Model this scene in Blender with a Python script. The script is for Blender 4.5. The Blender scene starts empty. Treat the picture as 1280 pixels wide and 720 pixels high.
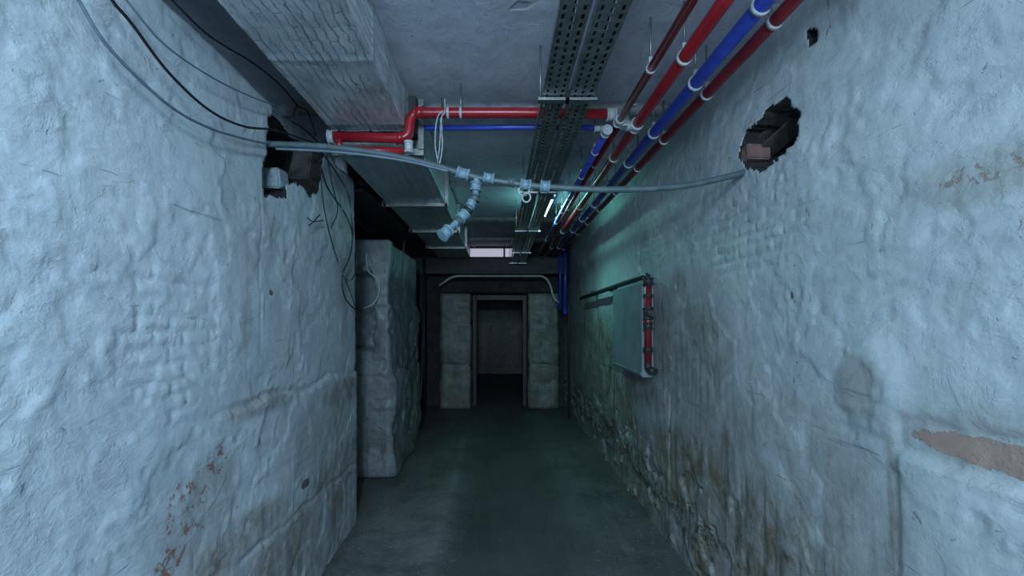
import bpy, math, random, bmesh
from mathutils import Vector, noise, Matrix
random.seed(7)
F=600.0; VX=622.0; VY=397.0; CH=1.5      # survey constants (eye height 1.5 m)
def P(u,v,Y): return Vector(((u-VX)*Y/F, Y, CH+(VY-v)*Y/F))
def W(u,v,X):                             # point on a plane x = X
    Y=X*F/(u-VX); return Vector((X,Y,CH+(VY-v)*Y/F))
def sm(a,b,x):
    t=max(0.0,min(1.0,(x-a)/(b-a))); return t*t*(3-2*t)
def N(x,y,z): return noise.noise(Vector((x,y,z)))
def FR(x,y,z,o=4): return noise.fractal(Vector((x,y,z)),0.8,2.1,o)

# ------------------------------------------------------------ materials
def base_mat(name):
    m=bpy.data.materials.new(name); m.use_nodes=True
    nt=m.node_tree; return m,nt,nt.nodes['Principled BSDF']
def ramp(nt,src,p0,p1,c0=(0,0,0,1),c1=(1,1,1,1)):
    r=nt.nodes.new('ShaderNodeValToRGB'); e=r.color_ramp.elements
    e[0].position=p0; e[1].position=p1; e[0].color=c0; e[1].color=c1
    nt.links.new(src,r.inputs[0]); return r.outputs[0]
def ntex(nt,co,scale,detail=6,rough=.6,dist=0,out='Fac'):
    n=nt.nodes.new('ShaderNodeTexNoise'); n.inputs['Scale'].default_value=scale
    n.inputs['Detail'].default_value=detail; n.inputs['Roughness'].default_value=rough
    n.inputs['Distortion'].default_value=dist
    nt.links.new(co,n.inputs['Vector']); return n.outputs[out]
def mix(nt,f,a,b,blend='MIX'):
    m=nt.nodes.new('ShaderNodeMix'); m.data_type='RGBA'; m.blend_type=blend
    for s,v in ((m.inputs[0],f),(m.inputs[6],a),(m.inputs[7],b)):
        if hasattr(v,'is_output'): nt.links.new(v,s)
        elif isinstance(v,(int,float)): s.default_value=v
        else: s.default_value=(*v[:3],1)
    return m.outputs[2]
def math_(nt,op,a,b):
    m=nt.nodes.new('ShaderNodeMath'); m.operation=op
    for s,v in ((m.inputs[0],a),(m.inputs[1],b)):
        if hasattr(v,'is_output'): nt.links.new(v,s)
        else: s.default_value=v
    m.use_clamp=(op!='ADD' ); return m.outputs[0]
def coords(nt):
    g=nt.nodes.new('ShaderNodeNewGeometry'); return g.outputs['Position']
def stretch(nt,co,s):
    m=nt.nodes.new('ShaderNodeMapping'); m.inputs['Scale'].default_value=s
    nt.links.new(co,m.inputs['Vector']); return m.outputs[0]
def bump(nt,b,h,strength,dist,prev=None):
    n=nt.nodes.new('ShaderNodeBump'); n.inputs['Strength'].default_value=strength
    n.inputs['Distance'].default_value=dist; nt.links.new(h,n.inputs['Height'])
    if prev: nt.links.new(prev,n.inputs['Normal'])
    nt.links.new(n.outputs[0],b.inputs['Normal']); return n.outputs[0]
def simple(name,col,rough=.5,metal=0,var=.25,scale=12,bs=.2,bd=.004,dirt=None):
    m,nt,b=base_mat(name); co=coords(nt)
    f=ramp(nt,ntex(nt,co,scale,5,.7),.35,.65)
    c2=tuple(c*(1-var) for c in col) if dirt is None else dirt
    c=mix(nt,f,c2,col); nt.links.new(c,b.inputs['Base Color'])
    b.inputs['Roughness'].default_value=rough; b.inputs['Metallic'].default_value=metal
    bump(nt,b,ntex(nt,co,scale*3,4,.6),bs,bd); return m
def wall_mat(name,c1,c2,stain=(.22,.18,.13),expo=(.34,.235,.19),rough=.36,fine=1.0):
    m,nt,b=base_mat(name); co=coords(nt)
    big=ramp(nt,ntex(nt,co,1.3,5,.65),.35,.68)
    c=mix(nt,big,c1,c2)
    mot=ramp(nt,ntex(nt,co,7,7,.75,1.0),.38,.62)
    c=mix(nt,mot,mix(nt,1.0,c,(.80,.82,.84),'MULTIPLY'),c)
    gr=ramp(nt,ntex(nt,stretch(nt,co,(1,1,.6)),2.6,8,.84,.8),.51,.72)
    c=mix(nt,math_(nt,'MULTIPLY',gr,.55),c,tuple(x*.5 for x in c1))
    a=nt.nodes.new('ShaderNodeVertexColor'); a.layer_name='Mask'
    sp=nt.nodes.new('ShaderNodeSeparateColor'); nt.links.new(a.outputs[0],sp.inputs[0])
    R,G,B=sp.outputs
    n1=ramp(nt,ntex(nt,co,4,8,.84,.6),.32,.66)
    f=math_(nt,'MULTIPLY',R,n1); f=math_(nt,'MULTIPLY',f,1.25)
    c=mix(nt,f,c,stain)
    dr=ramp(nt,ntex(nt,stretch(nt,co,(9,9,.7)),2.4,5,.6),.5,.66)
    c=mix(nt,math_(nt,'MULTIPLY',math_(nt,'MULTIPLY',dr,R),.6),c,(.06,.055,.047))
    n2=ntex(nt,co,22,8,.78,.4)
    g=ramp(nt,math_(nt,'ADD',n2,math_(nt,'ADD',G,-.5)),.60,.64)
    g=math_(nt,'MULTIPLY',g,math_(nt,'GREATER_THAN',G,.03))
    c=mix(nt,math_(nt,'MULTIPLY',g,.88),c,mix(nt,n2,tuple(x*.55 for x in expo),tuple(min(1,x*1.3) for x in expo)))
    n3=ntex(nt,co,24,6,.7,.3)
    bb=ramp(nt,math_(nt,'ADD',n3,math_(nt,'ADD',B,-.5)),.58,.62)
    bb=math_(nt,'MULTIPLY',bb,math_(nt,'GREATER_THAN',B,.03))
    c=mix(nt,math_(nt,'MULTIPLY',bb,.85),c,(.055,.055,.05))
    chip=ramp(nt,ntex(nt,stretch(nt,co,(1,1.3,.8)),19,5,.66,.5),.675,.69)
    c=mix(nt,math_(nt,'MULTIPLY',chip,.65),c,(.17,.16,.145))
    sc=nt.nodes.new('ShaderNodeMapping'); sc.inputs['Rotation'].default_value=(.6,0,0); sc.inputs['Scale'].default_value=(1,.8,14)
    nt.links.new(co,sc.inputs['Vector'])
    hs=ramp(nt,ntex(nt,sc.outputs[0],3.2,3,.5,.3),.71,.725)
    c=mix(nt,math_(nt,'MULTIPLY',hs,.4),c,tuple(x*.5 for x in c1))
    nt.links.new(c,b.inputs['Base Color'])
    nt.links.new(ramp(nt,mot,0,1,(rough+.16,)*3+(1,),(rough,)*3+(1,)),b.inputs['Roughness'])
    p=bump(nt,b,ntex(nt,co,3.5,4,.55,.3),.3,.02)
    coat=ramp(nt,ntex(nt,stretch(nt,co,(1,.8,1)),5.2,8,.68,.4),.50,.53)
    p=bump(nt,b,coat,.30,.005,p)
    p=bump(nt,b,ntex(nt,stretch(nt,co,(1,.8,1.5)),26,6,.68,.4),.42*fine,.008,p)
    p=bump(nt,b,ntex(nt,co,95,3,.6),.32*fine,.003,p)
    p=bump(nt,b,math_(nt,'ADD',g,math_(nt,'ADD',chip,hs)),.6,-.006,p)
    return m

M={}
M['wallL']=wall_mat('painted_plaster_blue',(.50,.58,.635),(.63,.70,.745),expo=(.26,.12,.08))
M['wallR']=wall_mat('painted_plaster_grey',(.45,.51,.53),(.57,.63,.65),stain=(.19,.155,.105))
M['ceil']=wall_mat('ceiling_concrete',(.60,.63,.72),(.72,.75,.82),rough=.6,fine=.25)
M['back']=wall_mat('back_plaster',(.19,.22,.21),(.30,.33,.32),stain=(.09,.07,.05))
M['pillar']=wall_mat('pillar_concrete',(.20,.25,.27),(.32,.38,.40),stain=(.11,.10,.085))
M['hole']=simple('masonry_painted_shade',(.03,.032,.033),.95,var=.5,scale=20,bs=.8,bd=.02)  # masonry in the wall holes, shade of the depth put into its near-black colour
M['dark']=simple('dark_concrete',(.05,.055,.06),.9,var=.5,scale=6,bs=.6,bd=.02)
M['red']=simple('red_pipe_paint',(.40,.015,.026),.32,var=.4,scale=14,bs=.15,bd=.002)
M['dred']=simple('dark_red_pipe_paint',(.24,.018,.03),.4,var=.4,scale=14)
M['blue']=simple('blue_pipe_paint',(.04,.075,.48),.33,var=.3,scale=14,bs=.15,bd=.002)
M['white']=simple('white_plastic_fitting',(.50,.56,.58),.4,var=.35,scale=30)
M['fit']=simple('pale_blue_fitting',(.22,.35,.43),.35,var=.45,scale=40)
M['cond']=simple('grey_conduit_plastic',(.095,.14,.155),.45,var=.4,scale=20)
M['galv']=simple('galvanised_steel',(.34,.38,.38),.36,metal=.75,var=.45,scale=16,bs=.1)
M['dsteel']=simple('dark_steel',(.04,.045,.05),.55,metal=.4,var=.4)
M['black']=simple('black_cable_rubber',(.012,.014,.018),.45,var=.3)
M['gcab']=simple('grey_cable_sheath',(.15,.20,.26),.5,var=.3)
M['brick']=simple('red_brick',(.22,.135,.12),.9,var=.4,scale=30,bs=.6)
M['block']=simple('grey_block',(.26,.33,.37),.85,var=.4,scale=20,bs=.7)
M['slat']=simple('old_lath_timber',(.09,.09,.09),.85,var=.5,scale=30,bs=.5)
M['orange']=simple('orange_marker_paint',(.75,.12,.03),.6)
M['darkpipe']=simple('dark_iron_pipe',(.035,.04,.045),.5,var=.4)
M['panel']=simple('grey_panel_paint',(.25,.32,.35),.5,var=.3,scale=6,bs=.2)

def math_plain(nt,op,a,b_):
    m=nt.nodes.new('ShaderNodeMath'); m.operation=op
    nt.links.new(a,m.inputs[0]); nt.links.new(b_,m.inputs[1]); return m.outputs[0]
def foil(name,col,dark=.5,metal=.3,strip=.034,blen=.16,amt=.6):
    m,nt,b=base_mat(name); co=coords(nt)
    f=ramp(nt,ntex(nt,stretch(nt,co,(9,1.2,9)),3,7,.8,.6),.32,.68)
    c=mix(nt,f,tuple(x*dark for x in col),col)
    nz=ntex(nt,co,9,5,.65,0,'Color')
    v=nt.nodes.new('ShaderNodeVectorMath'); v.operation='MULTIPLY_ADD'
    nt.links.new(nz,v.inputs[0]); v.inputs[1].default_value=(.045,)*3; nt.links.new(co,v.inputs[2])
    sx=nt.nodes.new('ShaderNodeSeparateXYZ'); nt.links.new(v.outputs[0],sx.inputs[0])
    cb=nt.nodes.new('ShaderNodeCombineXYZ'); nt.links.new(sx.outputs[1],cb.inputs[0])
    nt.links.new(math_plain(nt,'ADD',sx.outputs[0],sx.outputs[2]),cb.inputs[1])
    br=nt.nodes.new('ShaderNodeTexBrick'); nt.links.new(cb.outputs[0],br.inputs['Vector'])
    br.inputs['Scale'].default_value=1; br.inputs['Brick Width'].default_value=blen; br.inputs['Row Height'].default_value=strip
    br.inputs['Mortar Size'].default_value=.0035; br.inputs['Mortar Smooth'].default_value=.6
    ck=br.outputs['Fac']
    vis=ramp(nt,ntex(nt,co,5,4,.6),.36,.56)
    ck=math_(nt,'MULTIPLY',ck,vis)
    c=mix(nt,math_(nt,'MULTIPLY',ck,amt),c,tuple(x*.2 for x in col))
    nt.links.new(c,b.inputs['Base Color'])
    b.inputs['Metallic'].default_value=metal; b.inputs['Roughness'].default_value=.34
    p=bump(nt,b,ck,.8,-.007)
    p=bump(nt,b,ntex(nt,stretch(nt,co,(2,1,2)),9,5,.65,.6),.4,.010,p)
    bump(nt,b,ntex(nt,co,40,4,.6,.6),.3,.003,p); return m
M['foil']=foil('foil_insulation',(.78,.83,.88))
M['foil2']=foil('dull_duct_metal',(.56,.64,.66),.6,.35,.055,.30,.4)

def floor_mat():
    m,nt,b=base_mat('floor_concrete'); co=coords(nt)
    f=ramp(nt,ntex(nt,co,1.6,9,.82,.4),.35,.68)
    c=mix(nt,f,(.056,.062,.061),(.128,.136,.132))
    st=ramp(nt,ntex(nt,stretch(nt,co,(5,.5,1)),2,7,.7),.55,.72)
    c=mix(nt,math_(nt,'MULTIPLY',st,.45),c,(.18,.19,.185))
    fl=ramp(nt,ntex(nt,co,40,5,.65),.61,.64)
    c=mix(nt,math_(nt,'MULTIPLY',fl,.6),c,(.29,.30,.285))
    a=nt.nodes.new('ShaderNodeVertexColor'); a.layer_name='Mask'
    sp=nt.nodes.new('ShaderNodeSeparateColor'); nt.links.new(a.outputs[0],sp.inputs[0])
    c=mix(nt,math_(nt,'MULTIPLY',sp.outputs[0],f),c,(.30,.31,.30))
    c=mix(nt,math_(nt,'MULTIPLY',sp.outputs[1],.6),c,(.042,.046,.046))
    nt.links.new(c,b.inputs['Base Color'])
    nt.links.new(ramp(nt,f,0,1,(.5,)*3+(1,),(.72,)*3+(1,)),b.inputs['Roughness'])
    b.inputs['Specular IOR Level'].default_value=.35
    p=bump(nt,b,ntex(nt,co,4,7,.65),.3,.02); bump(nt,b,ntex(nt,co,60,4,.6),.3,.004,p)
    return m
M['floor']=floor_mat()
def emis(name,col,s):
    m,nt,b=base_mat(name); b.inputs['Base Color'].default_value=(*col,1)
    b.inputs['Emission Color'].default_value=(*col,1); b.inputs['Emission Strength'].default_value=s; return m
M['tube']=emis('fluorescent_tube_glass',(.30,.95,.82),26)
M['tube2']=emis('fluorescent_tube_cool',(.7,.9,1),6)
M['sky']=emis('daylit_pane',(.60,.60,.72),.6)

# ------------------------------------------------------------ mesh builder
class MB:
    def __init__(s,name): s.n=name; s.v=[]; s.f=[]; s.mi=[]; s.mats=[]; s.sm=[]
    def m(s,k):
        if k not in s.mats: s.mats.append(k)
        return s.mats.index(k)
    def face(s,idx,k,smooth=False): s.f.append(idx); s.mi.append(s.m(k)); s.sm.append(smooth)
    def box(s,a,b,k,rot=None,jit=0,bev=0):
        a=Vector(a); b=Vector(b); c=(a+b)/2; h=(b-a)/2
        if bev<=0:
            o=len(s.v)
            for x in(-1,1):
                for y in(-1,1):
                    for z in(-1,1):
                        p=Vector((x*h.x,y*h.y,z*h.z))
                        if jit: p+=Vector([random.uniform(-jit,jit) for _ in range(3)])
                        if rot: p=rot@p
                        s.v.append(c+p)
            for q in((0,1,3,2),(4,6,7,5),(0,4,5,1),(2,3,7,6),(0,2,6,4),(1,5,7,3)):
                s.face([o+i for i in q],k)
        else:
            bm=bmesh.new(); bmesh.ops.create_cube(bm,size=2)
            for v in bm.verts:
                v.co=Vector((v.co.x*h.x,v.co.y*h.y,v.co.z*h.z))+Vector([random.uniform(-jit,jit) for _ in range(3)])
            bmesh.ops.bevel(bm,geom=bm.edges[:],offset=bev,segments=2,affect='EDGES')
            o=len(s.v); bm.verts.index_update()
            for v in bm.verts: s.v.append(c+((rot@v.co) if rot else v.co))
            for f in bm.faces: s.face([o+v.index for v in f.verts],k)
            bm.free()
    def tube(s,pts,r,k,n=14,cap=True,radf=None):
        pts=[Vector(p) for p in pts]; L=len(pts)
        t=[]
        for i in range(L):
            d=pts[min(i+1,L-1)]-pts[max(i-1,0)]; t.append(d.normalized())
        up=Vector((0,0,1)) if abs(t[0].z)<.9 else Vector((1,0,0))
        nrm=(up-t[0]*up.dot(t[0])).normalized(); o=len(s.v)
        for i in range(L):
            nrm=(nrm-t[i]*nrm.dot(t[i])).normalized(); bi=t[i].cross(nrm)
            rr=r if radf is None else r*radf(i)
            for j in range(n):
                a=2*math.pi*j/n; s.v.append(pts[i]+(nrm*math.cos(a)+bi*math.sin(a))*rr)
        for i in range(L-1):
            for j in range(n):
                s.face([o+i*n+j,o+i*n+(j+1)%n,o+(i+1)*n+(j+1)%n,o+(i+1)*n+j],k,True)
        if cap:
            s.face([o+j for j in range(n)][::-1],k); s.face([o+(L-1)*n+j for j in range(n)],k)
    def sleeve(s,p,d,L,r,k,n=16,lip=True):
        p=Vector(p); d=Vector(d).normalized()
        s.tube([p-d*L/2,p+d*L/2],r,k,n)
        if lip:
            for e in(-1,1):
                q=p+d*L/2*e*.8; s.tube([q-d*L*.09,q+d*L*.09],r*1.14,k,n)
    def ring(s,c,ax,R,r,k,n=20):
        c=Vector(c); ax=Vector(ax).normalized()
        u=ax.orthogonal().normalized(); w=ax.cross(u)
        s.tube([c+(u*math.cos(2*math.pi*i/n)+w*math.sin(2*math.pi*i/n))*R for i in range(n+1)],r,k,8,False)
    def done(s,parent=None):
        me=bpy.data.meshes.new(s.n); me.from_pydata([tuple(v) for v in s.v],[],s.f)
        for k in s.mats: me.materials.append(M[k])
        me.polygons.foreach_set('material_index',s.mi); me.polygons.foreach_set('use_smooth',s.sm)
        me.update(); ob=bpy.data.objects.new(s.n,me); bpy.context.collection.objects.link(ob)
        if parent: ob.parent=parent
        return ob
def fillet(pts,r,n=7):
    pts=[Vector(p) for p in pts]; out=[pts[0]]
    for i in range(1,len(pts)-1):
        a,b,c=pts[i-1],pts[i],pts[i+1]
        p0=b+(a-b).normalized()*min(r,(a-b).length*.49); p2=b+(c-b).normalized()*min(r,(c-b).length*.49)
        for j in range(n+1):
            t=j/n; out.append(p0*(1-t)**2+b*2*t*(1-t)+p2*t*t)
    out.append(pts[-1]); return out
def spline(pts,n=8):
    pts=[Vector(p) for p in pts]; q=[pts[0]]+pts+[pts[-1]]; out=[]
    for i in range(1,len(q)-2):
        a,b,c,d=q[i-1:i+3]
        for j in range(n):
            t=j/n; out.append(.5*((2*b)+(c-a)*t+(2*a-5*b+4*c-d)*t*t+(3*b-a-3*c+d)*t**3))
    out.append(pts[-1]); return out
def grid(name,nu,nv,f,mats,fm=None,close=None,parent=None,smooth=True):
    V=[];C=[]
    for i in range(nu):
        for j in range(nv):
            p,c=f(i,j); V.append(p); C.append((*c,1))
    Fc=[(i*nv+j,(i+1)*nv+j,(i+1)*nv+j+1,i*nv+j+1) for i in range(nu-1) for j in range(nv-1)]
    if close: Fc+=close(nu,nv)
    me=bpy.data.meshes.new(name); me.from_pydata(V,[],Fc)
    for k in mats: me.materials.append(M[k])
    me.polygons.foreach_set('use_smooth',[smooth]*len(Fc))
    ca=me.color_attributes.new('Mask','FLOAT_COLOR','POINT')
    ca.data.foreach_set('color',[x for c in C for x in c])
    if fm:
        nf=(nu-1)*(nv-1)
        me.polygons.foreach_set('material_index',[fm(i,j) for i in range(nu-1) for j in range(nv-1)]+[0]*(len(Fc)-nf))
    me.update(); ob=bpy.data.objects.new(name,me); bpy.context.collection.objects.link(ob)
    if parent: ob.parent=parent
    return ob
def frange(a,b,s):
    n=max(1,round((b-a)/s)); return [a+(b-a)*i/n for i in range(n+1)]
def inpoly(x,y,poly):
    r=False; j=len(poly)-1
    for i in range(len(poly)):
        xi,yi=poly[i]; xj,yj=poly[j]
        if (yi>y)!=(yj>y) and x<(xj-xi)*(y-yi)/(yj-yi)+xi: r=not r
        j=i
    return r
def blob(y,z,L):
    s=0
    for cy,cz,ry,rz,k in L:
        a=abs(y-cy)/ry; b=abs(z-cz)/rz
        if a<1.4 and b<1.4:
            d=math.sqrt(a*a+b*b); s=max(s,k*(1-sm(.6,1.3,d)))
    return s
def bricks(y,z,bh=.052,bl=.14):
    y+=.012*N(y*9,z*9,3); z+=.010*N(y*7,z*7,8)
    row=math.floor(z/bh); fz=(z/bh)%1; fy=((y+(row%2)*bl/2)/bl)%1
    g=min(fz,1-fz)*bh; h=min(fy,1-fy)*bl
    return -(1-sm(.002,.012,min(g,h)))*(.7+1.0*N(y*8,z*12,5))
def groove(x,c,w): return -(1-sm(0,w,abs(x-c)))
def terr(y,z,s,w=.05):   # ragged plaster-coat terrace
    return sm(-w,w,FR(y*1.6,z*1.9,s,6))

CEIL=2.72
# ------------------------------------------------------------ left wall
HL=[tuple(W(u,v,-1.05)[1:]) for u,v in ((330,243),(331,206),(336,180),(336,150),(347,128),(372,134),(392,148),(404,166),(402,200),(396,240),(385,243),(374,228),(358,226),(356,246))]
LB=[(1.55,1.43,.30,.25,1.1),(2.5,1.75,.25,.3,.4),(1.2,1.75,.2,.25,.35),(2.3,.8,.4,.2,.4)]
LR=[(3.3,1.0,.5,.10,.8),(2.2,1.12,.4,.05,.7),(3.2,.45,.6,.25,.8),(1.9,.6,.5,.10,.7),(3.4,1.8,.25,.5,.3),(2.5,.3,.9,.25,.8),(2.0,1.6,.05,.3,.3),(2.0,2.0,.3,.3,.15),(1.7,.8,.25,.2,.45),(2.9,.8,.6,.3,.35)]
LG=[(1.64,.86,.18,.16,.555),(1.78,.97,.10,.08,.58),(1.52,.72,.13,.07,.60),(1.92,1.02,.12,.05,.52),(1.42,.66,.07,.04,.54)]
LX=[(2.56,.615,.06,.03,.9),(2.22,1.615,.025,.018,.8),(1.95,1.145,.08,.014,.5),(2.85,.50,.3,.02,.52),(1.75,.60,.25,.02,.5),(3.3,.42,.3,.03,.54),(2.1,.40,.1,.03,.48)]
def holeL(y,z): 
    j=.02
    return inpoly(y+j*N(y*24,z*24,1),z+j*N(y*24,z*24,7),HL)
def dispL(y,z):
    d=.012*FR(y*.8,z*.8,3,2)+.0026*FR(y*6,z*6,9,4)+.0042*terr(y,z,61,.035)+.003*terr(y*1.7,z*1.7,67,.035)
    d+=.0058*bricks(y,z)*blob(y,z,LB)
    jz=1.125+.03*FR(y*2.5,3,3,4)-.018*(y-2.5)
    d+=.014*(1-sm(jz-.02,jz+.006,z))*sm(1.5,2.1,y)+.007*groove(z,jz+.010,.012)*sm(1.6,2,y)
    j2=.50+.04*FR(y*3,8,3,4)-.05*(y-2.4)
    d+=.016*groove(z,j2,.02)*(.5+.9*N(y*4,1,2))
    d+=.004*groove(y+.03*N(z*5,4,4),2.12,.010)*sm(1.3,1.5,z)*(1-sm(2.0,2.1,z))
    d-=.010*(1-sm(.004,.03,abs(z-2.08-.1*(y-3))))*sm(2.9,3.1,y)
    return d
ys=frange(-2.6,.8,.2)[:-1]+frange(.8,3.50,.0115); zs=frange(0,CEIL,.0115)
path=[(-1.05,y,1,0,y) for y in ys]+[(-1.055,3.54,.9,.4,3.54),(-1.075,3.575,.6,.8,3.57),(-1.11,3.59,0,1,3.6)]+[(x,3.59,0,1,3.6-(x+1.1)) for x in frange(-1.14,-1.9,.04)]
def fL(i,j):
    x,y,nx,ny,s=path[i]; z=zs[j]; d=dispL(s,z)
    if nx==1 and holeL(y,z): d=-.36
    else: d-=.22*sm(2.49,2.60,z+.02*N(y*3,2,2))*(nx if y<3.3 else nx*0.6)  # wall top set back, recess added so the strip under the ceiling goes dark
    c=(max(blob(s,z,LR),.6*(1-sm(.05,.5,z))),blob(s,z,LG),blob(s,z,LX))
    return (x+nx*d,y+ny*d,z),c
def fmL(i,j):
    x,y,nx,ny,s=path[i]
    if nx<1: return 0
    a=[holeL(path[p][1],zs[q]) for p in(i,min(i+1,len(path)-1)) for q in(j,j+1)]
    return 1 if any(a) else 0
wl=grid('wall_left',len(path),len(zs),fL,['wallL','hole'],fmL)

# ------------------------------------------------------------ right wall
HR=[tuple(W(u,v,1.13)[1:]) for u,v in ((928,176),(936,163),(950,152),(962,136),(972,132),(984,122),(990,138),(1001,144),(994,158),(998,170),(982,186),(972,196),(952,212),(934,208),(926,194))]
HR2=[tuple(W(u,v,1.13)[1:]) for u,v in ((1010,40),(1018,36),(1021,50),(1012,55))]
RB=[(2.15,1.93,.40,.28,1.2),(1.5,1.75,.25,.2,.35),(3.4,2.15,.6,.2,.5),(1.45,1.2,.2,.1,.4)]
RR=[(3.0,1.70,.14,.10,.8),(3.2,1.25,1.0,.45,.65),(5,1.0,1.6,.6,.9),(2.7,.95,.35,.2,.65),(2.6,.35,1.4,.55,1),(6.5,.9,1.5,.9,.9),(1.62,.75,.08,.45,.55),(1.82,.55,.10,.4,.8),(2.35,.62,.12,.45,.85),(1.36,.7,.03,.5,.85),(1.0,1.2,.4,.1,.4),(1.48,1.28,.10,.10,.45),(2.2,.9,.5,.1,.55),(7.3,1.8,1,.6,.6),(3.5,.9,.1,.5,.5),(2.1,.7,.9,.5,.5),(4.2,.3,2,.5,.9),(1.14,1.83,.2,.07,.4)]
RG=[(1.10,1.84,.16,.042,.57),(1.02,1.185,.33,.046,.80),(3.0,1.71,.12,.07,.47),(2.9,1.35,.3,.2,.36),(3.9,1.2,.6,.4,.38),(3.2,.5,.8,.3,.36)]
RX=[(1.83,1.585,.010,.022,.9),(2.85,.28,.5,.18,.56),(3.8,.32,.7,.22,.56),(5.2,.3,1.2,.25,.57),(2.5,.95,.25,.02,.45),(1.815,.6,.03,.3,.48),(3.14,.75,.03,.3,.55),(6.5,.4,1.5,.3,.57),(2.25,.5,.08,.3,.48)]
def holeR(y,z):
    j=.02
    a=y+j*N(y*26,z*26,1);b=z+j*N(y*26,z*26,7)
    return inpoly(a,b,HR) or inpoly(y,z,HR2)
def peelR(y,z): return sm(.02,.10,FR(y*3,z*4,40,5)-1.2*(z-.36))*(1-sm(.5,.8,z))*sm(2.0,2.4,y)
def dispR(y,z):
    d=.012*FR(y*.9,z*.9,31,2)+.0028*FR(y*6,z*6,19,4)+.0042*terr(y,z,81,.035)+.003*terr(y*1.7,z*1.7,87,.035)
    d+=.0078*bricks(y,z)*blob(y,z,RB)
    d+=.010*(1-sm(1.325,1.34,y))*(1-sm(1.115,1.13,z))+.012*blob(y,z,[(1.46,1.30,.13,.14,1)])
    d-=.010*(1-sm(1.34,1.36,y))*sm(1.12,1.13,z)*(1-sm(1.235+.03*(1.05-y),1.25+.03*(1.05-y),z+.01*N(y*14,0,3)))
    d+=.014*groove(y+.015*N(z*9,1,1),3.14,.018)*sm(.35,.45,z)*(1-sm(.98,1.02,z))
    d+=.006*groove(z+.02*FR(y*4,1,1,3),.985,.014)*sm(2.3,2.5,y)*(.5+N(y*3,1,1))
    d-=.018*peelR(y,z)
    return d
ysr=frange(-2.6,.8,.2)[:-1]+frange(.8,4.6,.0115)[:-1]+frange(4.6,8.2,.03)
def fR(i,j):
    y=ysr[i]; z=zs[j]; d=dispR(y,z)
    if y<2.6 and holeR(y,z): d=-.34
    c=(max(blob(y,z,RR),.75*(1-sm(.05,.5,z)),peelR(y,z)*.85),blob(y,z,RG),blob(y,z,RX))
    return (1.13-d,y,z),c
def fmR(i,j):
    if ysr[i]>2.6 or ysr[i]<1: return 0
    return 1 if any(holeR(ysr[p],zs[q]) for p in(i,i+1) for q in(j,j+1)) else 0
wr=grid('wall_right',len(ysr),len(zs),fR,['wallR','hole'],fmR)

# ------------------------------------------------------------ floor / ceiling
fx=frange(-2.0,1.5,.05); fy=frange(-2.6,13.1,.05)
def fF(i,j):
    x,y=fx[i],fy[j]
    s=max(1-sm(.01,.05,abs(x+.42+.02*N(y*2,0,0))),.8*blob(x,y,[(-.68,3.2,.34,2.4,1)]))*sm(1,2,y)*(1-sm(5,7,y))
    g=blob(x,y,[(.12,3.8,.42,3.6,1)])  # dark middle strip, shade painted into the floor colour
    return (x,y,.010*FR(x*.9,y*.9,5,3)*1.0-.006),(s*.6,g,0)
grid('floor',len(fx),len(fy),fF,['floor'])
cx=frange(-2.0,1.5,.04); cy=frange(-2.6,8.6,.03)
def fC(i,j):
    x,y=cx[i],cy[j]; d=.003*FR(x*2,y*2,55,3)
    for c in(.4,2.80,4.35,5.9,7.4): d-=.05*groove(y,c,.035)
    for c in(-.40,): d-=.02*groove(x+.01*N(y*3,1,4),c,.03)
    s=max([.7*(1-sm(.02,.14,abs(y-c))) for c in(2.8,4.35,5.9)]+[.25*sm(0,.5,FR(x,y,77,3))])
    return (x,y,CEIL-d),(s,0,.45*(1-sm(.0,.1,abs(y-2.8))))
grid('ceiling',len(cx),len(cy),fC,['ceil'])

# ------------------------------------------------------------ side recess and rear walls
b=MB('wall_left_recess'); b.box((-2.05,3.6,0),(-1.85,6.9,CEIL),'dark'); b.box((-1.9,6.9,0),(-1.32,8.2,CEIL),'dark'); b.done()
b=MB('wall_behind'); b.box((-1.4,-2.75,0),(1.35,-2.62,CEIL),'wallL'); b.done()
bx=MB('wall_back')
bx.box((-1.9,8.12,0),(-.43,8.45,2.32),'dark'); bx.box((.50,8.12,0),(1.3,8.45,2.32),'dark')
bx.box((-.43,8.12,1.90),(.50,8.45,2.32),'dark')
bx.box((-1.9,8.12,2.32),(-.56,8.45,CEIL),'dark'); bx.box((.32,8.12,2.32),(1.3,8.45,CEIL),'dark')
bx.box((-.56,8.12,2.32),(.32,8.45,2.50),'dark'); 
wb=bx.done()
def pier(name,x0,x1,y0,y1,z0,z1,mat,seed,masks=(.4,0,.1),extra=None,step=.035,amp=.012,r=.02,parent=None):
    per=[]
    def seg(a,bp,nrm):
        L=(Vector(bp)-Vector(a)).length; n=max(2,int(L/step))
        for i in range(n+1):
            t=i/n; per.append((a[0]+(bp[0]-a[0])*t,a[1]+(bp[1]-a[1])*t,*nrm))
    seg((x0,y0+r),(x0,y1-r),(-1,0)); seg((x0+r,y1),(x1-r,y1),(0,1)); seg((x1,y1-r),(x1,y0+r),(1,0)); seg((x1-r,y0),(x0+r,y0),(0,-1)); per.append(per[0])
    zz=frange(z0,z1,step)
    def f(i,j):
        x,y,nx,ny=per[i]; z=zz[j]; d=amp*FR(x*2.5+seed,y*2.5,z*2.5,4)
        if extra: d+=extra(x,y,z,nx,ny)
        if j in(0,len(zz)-1): d-=.012
        return (x+nx*d,y+ny*d,z),(masks[0]*(1-sm(z0,z1,z)*.5),masks[1],masks[2])
    def close(nu,nv): return [tuple(i*nv+nv-1 for i in range(nu-1)),tuple(i*nv for i in range(nu-1))[::-1]]
    return grid(name,len(per),len(zz),f,[mat],None,close,parent)
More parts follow.
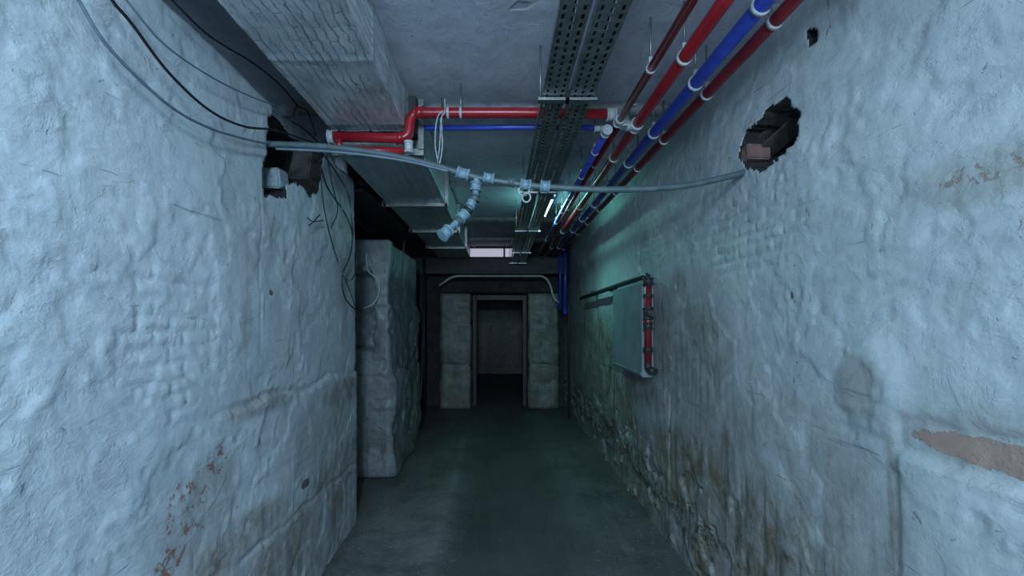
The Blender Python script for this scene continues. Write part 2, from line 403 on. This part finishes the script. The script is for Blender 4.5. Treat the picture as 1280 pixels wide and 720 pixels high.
def ex(x,y,z,nx,ny):
    d=0
    for c in(.95,1.60): d+=.030*groove(z+.05*FR(x*3,y*3,2,4),c,.022)*(.7+N(x*5,y*5,2))
    if ny<0: d-=.22*sm(1.18,1.21,z+.04*N(x*5,2,2))*(1-sm(1.90,1.93,z))*(1-sm(-1.17,-1.15,x+.06*N(z*5,2,2)))
    if nx>0: d+=.04*N(y*1.7,z*1.7,12)
    if nx>0: d+=.03*(1-sm(.93,.97,z+.1*N(y*2,1,1)))-.03*sm(1.6,1.64,z)
    d+=.020*terr(x+y,z,91,.03)
    return d
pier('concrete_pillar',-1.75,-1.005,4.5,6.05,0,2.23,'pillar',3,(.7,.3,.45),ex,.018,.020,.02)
def exb(x,y,z,nx,ny): return .03*groove(z+.03*N(x*6,y,2),.72,.03)+.012*groove(z,1.38,.03)+.012*terr(x*2,z*2,33,.03)
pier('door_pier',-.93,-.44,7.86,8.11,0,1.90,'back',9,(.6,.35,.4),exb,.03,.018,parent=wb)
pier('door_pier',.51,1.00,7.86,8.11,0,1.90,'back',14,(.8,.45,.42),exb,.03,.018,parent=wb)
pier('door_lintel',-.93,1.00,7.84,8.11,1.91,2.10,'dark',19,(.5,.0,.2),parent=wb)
b=MB('steel_beam'); b.box((-1.34,7.60,2.20),(1.12,7.64,2.44),'dsteel'); b.box((-1.34,7.54,2.19),(1.12,7.70,2.205),'dsteel'); b.box((-1.34,7.54,2.44),(1.12,7.70,2.455),'dsteel'); b.done()
b=MB('window_1'); b.box((-.55,8.30,2.51),(.31,8.32,2.70),'sky')
for x in(-.56,.10,.30): b.box((x,8.22,2.50),(x+.03,8.28,2.71),'dsteel')
b.box((-.56,8.22,2.50),(.33,8.28,2.515),'dsteel'); b.box((-.56,8.22,2.69),(.33,8.28,2.715),'dsteel'); b.done()
def fB(i,j):
    x=-1.5+i*.1; z=j*.1
    return (x,12.9+.01*N(x*2,z*2,3),z),(.8*(1-sm(.3,1.4,z)),0,.3)
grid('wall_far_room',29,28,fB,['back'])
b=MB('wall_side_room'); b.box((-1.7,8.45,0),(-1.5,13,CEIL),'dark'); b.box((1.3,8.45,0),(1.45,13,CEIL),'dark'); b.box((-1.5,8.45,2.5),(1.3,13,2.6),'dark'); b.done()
b=MB('door_frame')
for x in(-.42,.43): b.box((x,8.15,0),(x+.06,8.27,1.88),'darkpipe')
b.box((-.37,8.15,1.80),(.44,8.27,1.88),'darkpipe'); b.done()

# ------------------------------------------------------------ ducts
def duct(name,x0,x1,z0,z1,y0,y1,mat,seed,ribs,amp,rd=.006):
    per=[]
    for i in range(13): per.append((x0,z1-(z1-z0)*i/12,-1,0))
    n=50
    for i in range(n+1): per.append((x0+(x1-x0)*(.004+.992*i/n),z0,0,-1))
    for i in range(13): per.append((x1,z0+(z1-z0)*i/12,1,0))
    yy=frange(y0,y1,.015)
    def f(i,j):
        x,z,nx,nz=per[i]; y=yy[j]; d=amp*FR(x*5+seed,y*5,z*5,3)
        t=(x-x0)/(x1-x0)
        if nz: 
            for c in ribs: d+=rd*groove(t+.008*N(y*2,c*9,1),c,.02)
        u=(y/.62)%1; d+=.004*(1-sm(0,.03,min(u,1-u)))
        return (x+nx*d,y,z+nz*d),(0,0,0)
    def close(nu,nv): return [tuple(i*nv for i in range(nu)),tuple(i*nv+nv-1 for i in range(nu))[::-1]]
    return grid(name,len(per),len(yy),f,[mat],None,close)
d1=duct('ventilation_duct',-.885,-.485,2.50,2.70,-1.2,2.58,'foil',2,(.08,.5,.92),.005,.005)
d2=duct('ventilation_duct',-.90,-.43,2.43,2.69,2.72,7.5,'foil2',12,(.06,.35,.65,.94),.003)
b=MB('duct_flange_collar')
b.box((-.92,2.66,2.40),(-.41,2.70,2.435),'galv'); b.box((-.92,2.66,2.43),(-.89,2.70,2.71),'galv'); b.box((-.44,2.66,2.43),(-.41,2.70,2.71),'galv')
b.box((-.89,2.575,2.505),(-.44,2.725,2.69),'dark')
for yy in(3.9,5.1,6.3):
    b.box((-.93,yy,2.405),(-.41,yy+.03,2.43),'galv'); b.box((-.94,yy,2.405),(-.91,yy+.03,2.71),'galv'); b.box((-.43,yy,2.405),(-.40,yy+.03,2.71),'galv')
b.done(d2)
b=MB('cable_channel'); b.box((-1.34,3.62,2.45),(-.98,7.50,2.47),'dsteel'); b.box((-1.0,3.62,2.45),(-.98,7.50,2.62),'dsteel')
for yy in (3.8,5,6.2,7.4): b.box((-1.30,yy,2.47),(-1.28,yy+.02,2.72),'dsteel')
for q in range(4): b.tube([(-1.25+q*.06,3.62,2.50),(-1.24+q*.06,5.5,2.495),(-1.25+q*.06,7.5,2.50)],.018,'black',8)
b.done()

# ------------------------------------------------------------ perforated cable trays
def tray(x0,x1,y0,y1,hh,rows):
    b=MB('cable_tray'); hz=lambda y:CH+1.0-.026*(y-1.5)
    w=(x1-x0); n=rows
    xs=[x0]
    for r in range(n):
        c=x0+w*(r+.5)/n; xs+= [c-.006,c+.006]
    xs.append(x1)
    Y=frange(y0,y1,.045)
    for a,c in zip(Y[:-1],Y[1:]):
        for i in range(len(xs)-1):
            xa,xb=xs[i],xs[i+1]
            def q(ya,yb):
                o=len(b.v)
                for (xx,yy) in((xa,ya),(xb,ya),(xb,yb),(xa,yb)): b.v.append(Vector((xx,yy,hz(yy))))
                b.face([o,o+3,o+2,o+1],'galv')
            if i%2==0: q(a,c)
            else:
                if (i//2)%2==0: q(a,a+.018)
                else: q(a+.012,a+.030)
    for xx in(x0,x1):
        s=.0015
        o=len(b.v)
        for yy in(y0,y1):
            for zz in(0,hh):
                for d in(-s,s): b.v.append(Vector((xx+d,yy,hz(yy)+zz)))
        for f in((0,1,3,2),(4,6,7,5),(0,4,5,1),(2,3,7,6),(0,2,6,4),(1,5,7,3)): b.face([o+i for i in f],'galv')
        o=len(b.v); dx=.012 if xx==x0 else -.012
        for yy in(y0,y1):
            b.v.append(Vector((xx,yy,hz(yy)+hh))); b.v.append(Vector((xx+dx,yy,hz(yy)+hh)))
        b.face([o,o+1,o+3,o+2],'galv')
    for k in range(3):
        xx=x0+w*(.25+.25*k); pts=[(xx+.01*math.sin(yy*3+k),yy,hz(yy)+.012+.002*k) for yy in frange(y0,y1,.3)]
        b.tube(pts,.009,'black',8)
    for yy in (1.2,2.15,3.6,5.0,6.4,7.4):
        for xx in(x0-.008,x1+.008):
            b.tube([(xx,yy,hz(yy)-.012),(xx,yy,CEIL+.01)],.004,'galv',6)
        b.box((x0-.02,yy-.018,hz(yy)-.016),(x1+.02,yy+.018,hz(yy)-.004),'galv')
    ob=b.done(); mo=ob.modifiers.new('thickness','SOLIDIFY'); mo.thickness=.0012
    return ob
tr=tray(.200,.300,-1.0,7.58,.035,3); tray(.322,.425,-1.0,7.58,.035,3)
b=MB('paint_mark')
def mk(y,z): return (.1955,y,z)
zc=2.428
for p,q in (((4.30,.018),(4.34,-.012)),((4.34,-.012),(4.46,.022)),((4.46,.022),(4.50,-.014)),((4.56,.02),(4.72,-.01)),((4.70,.022),(4.58,-.014))):
    b.tube([mk(p[0],zc+p[1]+.012),mk(q[0],zc+q[1]+.012)],.005,'orange',6)
b.done(tr)

# ------------------------------------------------------------ long pipes
def clamp(b,x,y,z,r,k='white',rod=True):
    b.tube([(x,y-.008,z),(x,y+.008,z)],r*1.22,k,16)
    b.box((x-.010,y-.008,z+r),(x+.010,y+.008,z+r+.03),k)
    if rod: b.tube([(x,y,z+r+.01),(x,y,CEIL+.01)],.004,'galv',6)
def longpipe(name,k,r,pts,cl,ck='white'):
    b=MB(name); P_=fillet(pts,.07) if len(pts)>2 else pts
    b.tube(P_,r,k,18)
    for y in cl:
        for a,c in zip(pts[:-1],pts[1:]):
            if a[1]<=y<=c[1] and c[1]-a[1]>.1:
                t=(y-a[1])/(c[1]-a[1]); clamp(b,a[0]+(c[0]-a[0])*t,y,a[2]+(c[2]-a[2])*t,r,ck); break
    return b
z1=2.50
longpipe('red_water_pipe','dred',.023,[(.935,-1,z1),(.935,2.4,z1),(.93,7.35,z1-.02)],(1.05,1.62,2.15,2.7,3.2,3.8,4.4,5.0,5.6,6.8)).done()
longpipe('blue_water_pipe','blue',.027,[(.84,-1,z1),(.845,2.4,z1),(.845,7.35,z1-.03)],(1.08,1.54,2.05,2.6,3.1,3.7,4.2,4.8,5.4,6.6)).done()
longpipe('red_water_pipe','red',.025,[(.715,-1,z1+.01),(.72,2.4,z1),(.76,7.35,z1-.02)],(1.2,1.85,3.0,3.6,4.3,5.5,6.7)).done()
longpipe('red_water_pipe','red',.017,[(.605,-1,z1+.01),(.625,2.44,z1+.01)],(1.1,1.95)).done()
longpipe('blue_water_pipe','blue',.019,[(.585,2.56,z1),(.60,4,z1),(.64,7.35,z1-.02)],(2.9,3.4,4.0,4.5,5.0,6.1)).done()
longpipe('red_water_pipe','dred',.018,[(.66,2.60,z1+.05),(.68,5,z1+.05),(.70,7.35,z1+.03)],(3.3,4.6,6)).done()

# cross pipes
b=MB('red_cross_pipe'); Yc=2.50
pts=[P(414,171,Yc),P(511,173,Yc),P(513,141,Yc),P(650,141,Yc),P(770,143,Yc)]
b.tube(fillet(pts,.055,8),.026,'red',18)
b.sleeve(P(414,171,Yc),(1,0,0),.03,.032,'white')
b.sleeve(P(524,141,Yc),(1,0,0),.05,.030,'red'); b.sleeve(P(500,172.5,Yc),(1,0,0),.04,.030,'red')
for u in(560,576): 
    b.tube([P(u,141,Yc)-Vector((.006,0,0)),P(u,141,Yc)+Vector((.006,0,0))],.032,'white',16)
b.tube([P(576,141,Yc),P(576,141,Yc)+Vector((0,0,.16))],.004,'galv',6)
b.sleeve(P(764,143,Yc),(1,0,0),.05,.031,'white'); 
rc=b.done()
b=MB('red_cross_pipe'); Yd=2.45
b.tube([P(420,187,Yd),P(505,189,Yd)],.018,'red',16); b.sleeve(P(511,184,Yd),(0,0,1),.06,.022,'white'); b.tube([P(511,186,Yd),P(511,174,Yd)],.017,'red',14)
b.sleeve(P(424,187,Yd),(1,0,0),.03,.022,'white'); b.tube([P(424,187,Yd),P(424,173,Yd)],.017,'red',14)
b.done()
b=MB('blue_cross_pipe'); Ye=2.64
b.tube(fillet([P(530,160,Ye),P(650,159,Ye),P(752,160,Ye)],.05),.015,'blue',14)
b.sleeve(P(552,160,Ye),(1,0,0),.02,.019,'white'); b.sleeve(P(748,160,Ye),(1,0,0),.05,.020,'white')
b.tube([P(552,160,Ye),P(552,160,Ye)+Vector((0,0,.17))],.004,'galv',6)
b.done()
b=MB('pipe_valve_fitting')
b.sleeve((.66,2.50,2.53),(0,0,1),.08,.026,'white'); b.sleeve((.625,2.47,2.51),(0,1,0),.06,.022,'white'); b.sleeve((.585,2.58,2.50),(0,1,0),.06,.024,'white')
b.tube([(.585,2.56,2.50),(.60,2.64,2.545)],.018,'white',12)
b.sleeve((.70,2.50,2.50),(1,0,0),.06,.025,'white'); b.sleeve((.72,2.50,2.50),(0,1,0),.06,.030,'white')
b.tube([(.66,2.46,2.55),(.66,2.40,2.56)],.010,'white',10); b.box((.63,2.38,2.55),(.69,2.40,2.562),'white')
b.done(rc)
b=MB('hanging_wire')
b.tube(spline([P(553,138,2.46),P(546,150,2.45),P(544,180,2.44),P(549,204,2.42),P(553,180,2.44),P(551,150,2.45),P(556,140,2.46),P(556,124,2.50)]),.0035,'white',6)
b.tube(spline([P(553,138,2.44),P(550,175,2.40),P(548,196,2.40),P(545,210,2.22)]),.003,'white',6)
b.done()

# ------------------------------------------------------------ transverse conduit
Y0=2.2
b=MB('plastic_conduit')
cp=[P(u,v,Y0) for u,v in ((322,178),(335,180),(400,183),(480,193),(540,206),(597,222),(655,231),(690,234),(760,237),(850,233),(925,217),(940,212))]
cs=spline(cp,8); b.tube(cs,.0145,'cond',14)
b.tube(spline([P(345,186,Y0-.01),P(420,190,Y0-.02),P(500,200,Y0-.02),P(560,214,Y0-.02)],8),.006,'gcab',8)
def dirc(u,v,u2,v2): return (P(u2,v2,Y0)-P(u,v,Y0))
b.sleeve(P(579,217,Y0),dirc(560,211,597,222),.06,.025,'fit'); b.sleeve(P(611,223,Y0),dirc(597,222,640,229),.05,.023,'fit')
b.sleeve(P(657,231,Y0),dirc(640,229,690,234),.05,.024,'fit'); b.sleeve(P(681,233,Y0),dirc(640,229,690,234),.045,.026,'fit')
b.sleeve(P(639,228,Y0),dirc(597,222,640,229),.03,.020,'cond')
br=[P(596,222,Y0),P(593,248,Y0-.01),P(584,264,Y0-.03),P(572,277,Y0-.06),P(557,291,Y0-.10)]
b.tube(spline(br,6),.015,'fit',14)
b.sleeve(br[0]*.55+br[1]*.45,br[1]-br[0],.04,.024,'fit'); b.sleeve(br[1],br[1]-br[0],.03,.022,'cond')
b.sleeve((br[1]+br[2])/2,br[2]-br[1],.03,.022,'fit'); b.sleeve(br[2],br[3]-br[1],.018,.020,'darkpipe')
b.sleeve((br[2]+br[3])/2,br[3]-br[2],.045,.024,'fit'); b.sleeve(br[3],br[4]-br[3],.018,.019,'cond')
b.sleeve(br[-1],br[-1]-br[-2],.05,.026,'fit')
b.ring(P(655,238,Y0),(.2,1,0),.024,.0045,'white'); b.ring(P(658,247,Y0-.02),(.5,1,.2),.020,.004,'white')
b.done()

# ------------------------------------------------------------ loose cables on the left
def cable(name,k,r,uv,x=-1.0):
    b=MB(name); b.tube(spline([W(u,v,x if len(t)==0 else t[0]) for u,v,*t in uv],8),r,k,8); return b.done()
cable('electrical_cable','black',.0045,[(120,-40),(140,0),(165,30),(212,92),(262,138),(305,158),(345,163),(385,176),(400,180)],-.99)
cable('electrical_cable','gcab',.0045,[(75,-35),(98,0),(130,52),(175,100),(220,138),(262,160),(300,172),(335,180)],-1.0)
cable('electrical_cable','black',.004,[(195,-20),(215,0),(262,45),(318,80),(352,108),(372,132),(385,140),(395,170)],-.98)
cable('electrical_cable','gcab',.003,[(130,-35),(158,0),(205,55),(262,95),(312,120),(345,132)],-1.0)
cable('electrical_cable','black',.0045,[(372,130),(365,150),(376,158),(392,172),(400,183)],-1.0)
cable('electrical_cable','black',.0045,[(399,200),(410,235),(430,265),(440,290),(438,318),(428,345),(431,372),(445,388)],-1.0)
cable('electrical_cable','black',.004,[(402,190),(420,215),(436,245),(440,280),(446,330),(440,350)],-1.0)
cable('electrical_cable','black',.0035,[(400,196),(405,260),(420,320),(436,360),(447,392)],-1.0)
cable('electrical_cable','gcab',.004,[(405,200),(424,240),(430,300),(424,330),(438,350),(443,300),(436,250),(425,215)],-.995)
cable('electrical_cable','black',.0035,[(408,190),(415,230),(422,262),(414,285)],-.995)
cable('electrical_cable','black',.003,[(384,272),(392,277),(404,275)],-1.01)
cable('electrical_cable','black',.003,[(386,282),(393,276),(400,268)],-1.01)
b=MB('electrical_cable'); b.tube(spline([P(455,385,4.42),P(466,380,4.42),P(474,366,4.42),P(472,350,4.42),P(460,338,4.42),P(458,316,4.44)],8),.006,'white',8)
b.tube(spline([P(505,300,4.40),P(503,350,4.41),P(506,400,4.42),P(503,460,4.42)],8),.005,'black',8); b.done()

b=MB('masonry_rubble')
p=W(343,224,-1.10); b.box(p-Vector((.10,.055,.045)),p+Vector((.05,.055,.045)),'block',Matrix.Rotation(.15,3,'X'),.006,.008)
p=W(382,212,-1.14); b.box(p-Vector((.06,.07,.10)),p+Vector((.05,.07,.09)),'slat',Matrix.Rotation(-.3,3,'X'),.01,.008)
b.done(wl)
b=MB('brick_chunk')
p=W(939,192,1.16); b.box(p-Vector((.03,.03,.035)),p+Vector((.07,.03,.035)),'brick',Matrix.Rotation(.1,3,'X'),.008,.006)
for k,(u,v) in enumerate(((956,160),(964,167),(972,174))):
    p=W(u,v,1.24); b.box(p-Vector((.04,.11,.007)),p+Vector((.06,.11,.007)),'slat',Matrix.Rotation(-.35,3,'X')@Matrix.Rotation(.2,3,'Z'),.003,.003)
b.done(wr)

# ------------------------------------------------------------ wall pipe and boxing on the right
b=MB('wall_drain_pipe')
ya=3.38; xw=1.06
b.tube(fillet([(xw,6.1,1.745),(xw,ya,1.80),(xw,ya,1.72)],.06),.022,'darkpipe',14)
b.tube([(xw,ya,1.75),(xw,ya,1.17)],.025,'dred',16)
b.sleeve((xw,ya,1.755),(0,0,1),.05,.034,'darkpipe'); b.sleeve((xw,ya,1.53),(0,0,1),.09,.033,'darkpipe'); b.sleeve((xw,ya,1.655),(0,0,1),.02,.031,'darkpipe')
b.sleeve((xw,ya,1.275),(0,0,1),.03,.031,'darkpipe'); b.sleeve((xw,ya,1.44),(0,0,1),.05,.030,'darkpipe')
b.tube(fillet([(xw,ya,1.20),(xw,ya,1.135),(xw+.03,ya-.06,1.125)],.03),.025,'darkpipe',14)
b.sleeve((xw,ya-.03,1.53),(0,1,0),.06,.018,'darkpipe')
for y in(4.5,5.4): b.box((xw-.006,y,1.745),(1.14,y+.03,1.80),'dsteel')
b.done()
b=MB('pipe_boxing_panel'); b.box((1.035,3.44,1.07),(1.118,4.32,1.745),'panel',bev=.006)
b.box((1.028,3.46,1.09),(1.036,4.30,1.10),'panel'); b.done()
b=MB('white_heating_pipe')
b.tube(fillet([P(549,357,7.5),P(566,345,7.5),P(681,345,7.5),P(688,356,7.5),P(692,374,7.5),P(699,378,7.5)],.10),.018,'white',12)
b.done()
b=MB('blue_riser_pipe'); 
b.tube([(1.05,7.45,0.9+.65),(1.05,7.45,2.70)],.03,'blue',12); b.tube([(.97,7.45,1.62),(.97,7.45,2.70)],.02,'blue',12)
b.tube([(1.07,7.2,0),(1.07,7.2,2.7)],.014,'darkpipe',10); b.sleeve((1.05,7.45,1.6),(0,0,1),.08,.038,'blue')
b.done()
b=MB('riser_pipe'); b.tube([(-1.12,7.3,0),(-1.12,7.3,2.43)],.02,'darkpipe',10); b.done()
cable('electrical_cable','black',.006,[(527,330),(526,380),(528,430),(526,500)],-.93)

# ------------------------------------------------------------ lamps
def lamp(x,y0,y1,z,tm,col,e,sx):
    b=MB('fluorescent_lamp'); b.box((x-.035,y0,z),(x+.035,y1,z+.03),'white',bev=.006)
    b.tube([(x,y0+.03,z-.025),(x,y1-.03,z-.025)],.014,tm,12)
    for y in(y0+.02,y1-.02):
        b.box((x-.015,y-.012,z-.045),(x+.015,y+.012,z+.005),'white')
        if z<2.66: b.tube([(x,y,z+.02),(x,y,CEIL+.01)],.004,'galv',6)
    ob=b.done()
    L=bpy.data.lights.new('lamp_light','AREA'); L.shape='RECTANGLE'; L.size=sx; L.size_y=y1-y0; L.energy=e; L.color=col
    lo=bpy.data.objects.new('lamp_light',L); lo.location=(x,(y0+y1)/2,z-.055); bpy.context.collection.objects.link(lo); lo.parent=ob
    return ob,lo
lamp(.50,4.35,5.15,2.62,'tube',(.30,.90,.85),9,.06)
ob,lo=lamp(-.12,-.75,-.2,2.53,'tube2',(.59,.81,1.0),66,.15)
lo.rotation_euler=(math.radians(32),0,0)
L=bpy.data.lights.new('fill_light','AREA'); L.shape='DISK'; L.size=.35; L.energy=66; L.color=(.59,.81,1.0)  # added fill light behind the camera, evens brightness along the walls
b=MB('fill_lamp'); b.box((-.2,-2.2,1.9),(.2,-2.1,2.2),'dsteel',bev=.02); b.tube([(0,-2.15,0),(0,-2.15,1.9)],.02,'dsteel')  # unseen housing and stand, made up to carry the fill light
for a in(0,2.1,4.2): b.tube([(0,-2.15,.5),(.3*math.cos(a),-2.15+.3*math.sin(a),0)],.012,'dsteel',8)
wo=b.done(); lo2=bpy.data.objects.new('fill_light',L); bpy.context.collection.objects.link(lo2); lo2.location=(0,-2.05,2.05); lo2.rotation_euler=(math.radians(100),0,0); lo2.parent=wo

w=bpy.data.worlds.new('World'); bpy.context.scene.world=w; w.use_nodes=True
w.node_tree.nodes['Background'].inputs[0].default_value=(.10,.16,.2,1); w.node_tree.nodes['Background'].inputs[1].default_value=.3

cam=bpy.data.cameras.new('Camera'); co=bpy.data.objects.new('Camera',cam); bpy.context.collection.objects.link(co)
co.location=(0,0,CH); co.rotation_euler=(math.pi/2,0,0); cam.sensor_width=36; cam.lens=F/1280*36
cam.shift_x=18/1280; cam.shift_y=37/1280; cam.clip_start=.02
bpy.context.scene.camera=co
vs=bpy.context.scene.view_settings; vs.view_transform='Standard'; vs.look='None'; vs.exposure=0
